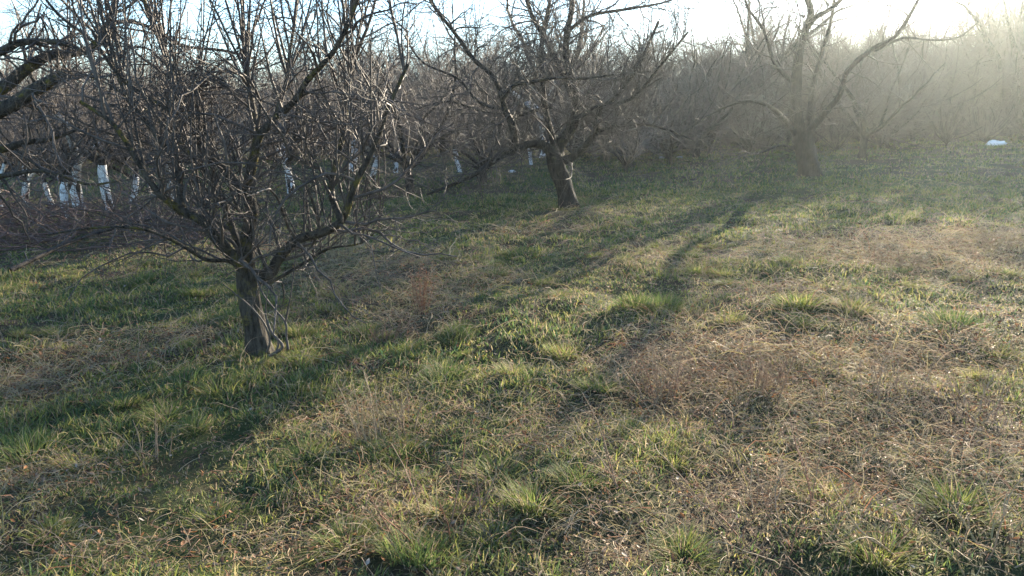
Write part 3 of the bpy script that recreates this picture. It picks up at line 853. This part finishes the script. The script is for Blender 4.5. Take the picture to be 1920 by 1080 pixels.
n_t = 0
_mt = on_ground(490, 668); _mm = on_ground(1068, 388)
_near = [(_mt.x + .16 * math.cos(a), _mt.y + .16 * math.sin(a)) for a in (0.2, 1.1, 2.2, 3.3, 4.0, 4.9, 5.7)] + [(_mm.x + .27 * math.cos(a), _mm.y + .27 * math.sin(a)) for a in (3.3, 4.2, 5.0, 5.9)]
while n_t < 85:
    y_ = math.sqrt(random.uniform(2.9 ** 2, 9.5 ** 2)); x_ = random.uniform(-.68, .66) * y_
    if _near: x_, y_ = _near.pop()
    elif float(dryness(np.array([x_]), np.array([y_]))[0]) > random.uniform(.25, .8): continue
    k = random.randrange(4); s_ = random.uniform(.45, .82) * (1 + .03 * y_)
    o = link("grass_tuft", TM[k]); o.location = (x_, y_, gz(x_, y_)); o.rotation_euler = (random.gauss(0, .15), random.gauss(0, .15), random.uniform(0, 6.28))
    o.scale = (s_ * random.uniform(.8, 1.3), s_ * random.uniform(.8, 1.3), s_ * random.uniform(.6, 1.05))
    tag(o, "small yellowish green grass tuft scattered through the matted turf", "grass tuft", "small grass tufts scattered through the turf"); n_t += 1

# ------------------------------------------------------------------ dead weeds
def weed(px, py, h, n, spread, tint, label, name="dead_weed", r=0.0036, kids=8, lean=(0, 0), heads=0, clen=.35, wig=.07):
    p = on_ground(px, py)
    root = thing(name, label, "dead weed", p)
    br = []; tw = []
    for k in range(n):
        a = rnd() * 6.28; b = Vector((math.cos(a), math.sin(a), 0)) * spread * 0.25 * rnd()
        d = Vector((math.cos(a) * spread * rnd() + lean[0], math.sin(a) * spread * rnd() + lean[1], 1))
        m = sweep(b - Vector((0, 0, .02)), d, h * random.uniform(.55, 1.1), r, r * .45, 7, wig, -0.02)
        br.append(m)
        lv = [[], []]
        spawn(lv, m[0], m[1], 0, [(kids / h, 2, clen * h, .5, 45, .03, .14, 4, .7, r, .2), (26, 1, .10 * h, .5, 50, 0, .12, 2, .8, r * .8, .1)])
        tw += lv[0] + lv[1]
    link("stems", tubes_mesh("stems", br, 4, M_dry, tint=tint), root)
    if tw: link("foliage", tubes_mesh("foliage", tw, 3, M_dry, tint=tint), root)
    if heads:
        V = []; 
        pts = [q for m in tw for q in m[0][1:]]
        random.shuffle(pts); pts = pts[:heads]
        c = np.array([tuple(q) for q in pts]); n_ = len(c)
        e1 = RNG.normal(0, 1, (n_, 3)); e1 /= np.linalg.norm(e1, axis=1, keepdims=True); e2 = np.cross(e1, RNG.normal(0, 1, (n_, 3))); e2 /= np.linalg.norm(e2, axis=1, keepdims=True)
        s = RNG.uniform(.003, .008, n_)[:, None]
        V = np.stack([c - e1 * s, c + e2 * s * .6, c + e1 * s, c - e2 * s * .6], 1).reshape(-1, 3)
        link("seed_heads", quads_mesh("seed_heads", V, np.arange(n_ * 4).reshape(-1, 4), M_dry, np.repeat(RNG.uniform(tint[0], tint[1], n_), 4)), root)
random.seed(9)
weed(790, 590, .40, 10, .22, (.88, 1.0), "russet dead dock plant with a seeded spike beyond the large tree", heads=900)
weed(720, 640, .22, 16, .9, (.8, .96), "low brown withered weed clump left of the russet dock", heads=200)
weed(690, 830, .42, 9, .30, (.66, .80), "straw coloured tall weed leaning left in the foreground", lean=(-.25, .1))
weed(760, 800, .30, 9, .5, (.72, .85), "pale thin weed stems right of the leaning straw weed")
weed(1230, 740, .34, 24, .8, (.74, .94), "russet brown withered bush in the middle of the foreground", r=.0036, heads=500, kids=7)
weed(1420, 730, .25, 30, 1.2, (.76, .93), "tan withered bush right of the russet one", r=.0032, kids=9)
weed(1150, 940, .50, 3, .2, (.8, .9), "single long reddish stem leaning left over leaf litter", lean=(-.45, 0), kids=2, clen=.2)
weed(1500, 1010, .38, 20, 1.3, (.76, .95), "sprawling heap of withered stems at the bottom right", r=.003, wig=.16)
weed(1850, 1060, .42, 14, 1.3, (.62, .80), "pale arching bramble stems in the bottom right corner", r=.0042, kids=3, wig=.18)
weed(1690, 500, .24, 22, 1.2, (.74, .92), "broad brown weed heap in the dry right hand grass", r=.004)
weed(1870, 465, .24, 18, 1.2, (.72, .9), "brown weed heap at the right edge of the meadow", r=.004)
weed(1640, 760, .32, 26, 1.2, (.7, .9), "greyish tangle of dry stems right of the tan bush", r=.003, wig=.14)
weed(1820, 790, .32, 22, 1.2, (.74, .92), "brown tangle of dry stems near the right edge", r=.003, wig=.14)
weed(910, 500, .40, 8, .35, (.68, .8), "thin pale weed stalks standing in the middle grass", r=.003, kids=4)
weed(640, 490, .38, 16, .7, (.66, .78), "grey withered weed thicket right of the large tree's fork", r=.003)
weed(10, 1010, .40, 3, .2, (.62, .72), "upright pale stalk in the bottom left corner", kids=1)
weed(830, 1000, .34, 10, .8, (.84, .98), "purplish brown weed beside the bottom left tussocks", r=.0032, kids=6)
weed(280, 860, .30, 5, .5, (.72, .84), "few bent dry stems in the left foreground grass", kids=4)
weed(630, 552, .16, 24, .7, (.56, .64), "small golden dry tuft right of the large tree's trunk", r=.003, kids=3)

# ------------------------------------------------------------------ brush pile, fallen bough, white sack, stones
def brush():
    random.seed(21)
    c = on_ground(110, 462)
    root = thing("brush_pile", "low reddish brown heap of pruned branches at the left edge below the white trunks", "brush pile", c)
    big = []; small = []
    for k in range(650):
        u = random.uniform(-1, 1); v = random.uniform(-1, 1)
        x = c.x - 0.9 + u * 2.9; y = c.y + 0.7 + v * 1.5
        hgt = 0.5 * max(0, 1 - u * u) * max(0, 1 - v * v) * rnd()
        p = Vector((x, y, gz(x, y) + 0.02 + hgt)); d = Vector((random.gauss(0, 1), random.gauss(0, .7), random.gauss(.12, .22)))
        r = random.choice((.004, .005, .006, .009, .014))
        b = sweep(p, d, random.uniform(.4, 1.3), r, r * .4, 7, .13, -0.01); big.append(b)
        lv = [[], []]
        spawn(lv, b[0], b[1], 0, [(6, 2, .28, .5, 45, .02, .15, 4, .6, .004, .1), (9, 1, .1, .5, 45, .02, .1, 2, .8, .003, .1)])
        small += lv[0] + lv[1]
    o_ = Vector(root.location)
    link("branches", tubes_mesh("branches", shift(big, o_), 5, M_brush), root)
    link("twigs", tubes_mesh("twigs", shift(small, o_), 3, M_brush), root)
brush()

def fallen():
    pix = [(20, 522), (70, 503), (130, 485), (190, 470), (250, 455), (300, 447)]
    pts = [on_ground(x, y) + Vector((0, 0, .05 + .05 * k)) for k, (x, y) in enumerate(pix)]
    s = smooth_path(pts, 4); rad = [.028 - .016 * k / (len(s) - 1) for k in range(len(s))]
    root = thing("fallen_bough", "long dark fallen bough lying along the front of the brush heap", "branch", pts[0])
    lv = [[], []]
    spawn(lv, s, rad, 0, [(5, 4, .5, .5, 50, .05, .15, 5, .5, .008, .1), (8, 1, .2, .5, 50, .05, .1, 3, .7, .004, .1)])
    o_ = Vector(root.location)
    link("bough", tubes_mesh("bough", shift([(s, rad)], o_), 8, M_bark, gnarl=.14), root)
    link("twigs", tubes_mesh("twigs", shift(lv[0] + lv[1], o_), 4, M_twig), root)
fallen()

def lump(name, c, dims, seed, mat, label, cat, rings=9, seg=14, amp=.25):
    v = []
    for i in range(rings + 1):
        th = math.pi * i / rings
        for j in range(seg):
            ph = 2 * math.pi * j / seg
            n = 1 + amp * (2 * float(fbm(2.9 * math.cos(ph) * math.sin(th) + 7, 2.9 * math.sin(ph) * math.sin(th) + 2 * math.cos(th) + 5, seed)) - 1)
            v.append((dims[0] * n * math.sin(th) * math.cos(ph), dims[1] * n * math.sin(th) * math.sin(ph), dims[2] * (n * math.cos(th) + .7)))
    q = [(i * seg + j, i * seg + (j + 1) % seg, (i + 1) * seg + (j + 1) % seg, (i + 1) * seg + j) for i in range(rings) for j in range(seg)]
    o = link(name, quads_mesh(name, v, q, mat, smooth=False)); o.location = c
    return tag(o, label, cat)
M_white = plain_material("white_plastic", (0.80, 0.79, 0.76), (0.90, 0.89, 0.86), 6, .35, .4)
M_stone = plain_material("pale_stone", (0.45, 0.44, 0.42), (0.7, 0.68, 0.65), 9, .8, .4)
c = on_ground(1866, 273)
def sack():
    root = thing("plastic_sack", "white plastic sack lying crumpled on the grass at the far right", "sack", c)
    for nm, off, dm, sd_ in (("body", (0, 0, 0), (.34, .2, .12), 3), ("folded_end", (-.27, -.18, -.02), (.2, .12, .06), 4), ("tied_corner", (.36, 0.02, .08), (.12, .04, .03), 6)):
        o = lump(nm, off, dm, sd_, M_white, "", "", 16, 26, .75); del o["label"]; del o["category"]; o.parent = root
    root.scale = (.68, .68, .62)
sack()
for px, py, s, lab in ((960, 324, .09, "small white stone on the grass behind the middle apple tree"), (1240, 296, .09, "white stone below the dense shrub right of the middle tree"),
                       (1275, 297, .10, "pale flat stone below the dense shrub, right one of two"), (1660, 270, .12, "pale stone in the glare left of the white sack")):
    p = on_ground(px, py); lump("pale_stone", p, (s, s * .7, s * .45), int(px), M_stone, lab, "stone")

# ------------------------------------------------------------------ lens glare veil, built as an added volume
def glare_haze():  # added scattering volume, stands in for the lens's veiling glare towards the sun
    m = bpy.data.materials.new("thin_glare_haze"); m.use_nodes = True
    nt = m.node_tree; nt.nodes.clear()
    out = nt.nodes.new("ShaderNodeOutputMaterial")
    v = nt.nodes.new("ShaderNodeVolumePrincipled")
    v.inputs["Color"].default_value = (0.56, 0.63, 0.62, 1)
    v.inputs["Density"].default_value = GLARE_HAZE_DENSITY
    v.inputs["Anisotropy"].default_value = GLARE_HAZE_G
    nt.links.new(v.outputs[0], out.inputs["Volume"])
    x0, x1, y0, y1, z0, z1 = -330, 330, -70, 430, -4, 12.5
    vs = [(x, y, z) for z in (z0, z1) for y in (y0, y1) for x in (x0, x1)]
    qs = [(0, 2, 3, 1), (4, 5, 7, 6), (0, 1, 5, 4), (2, 6, 7, 3), (0, 4, 6, 2), (1, 3, 7, 5)]
    o = link("glare_haze", quads_mesh("glare_haze", vs, qs, m)); o["kind"] = "stuff"
    return o
GLARE_HAZE_DENSITY = 0.001
GLARE_HAZE_G = 0.77
glare_haze()
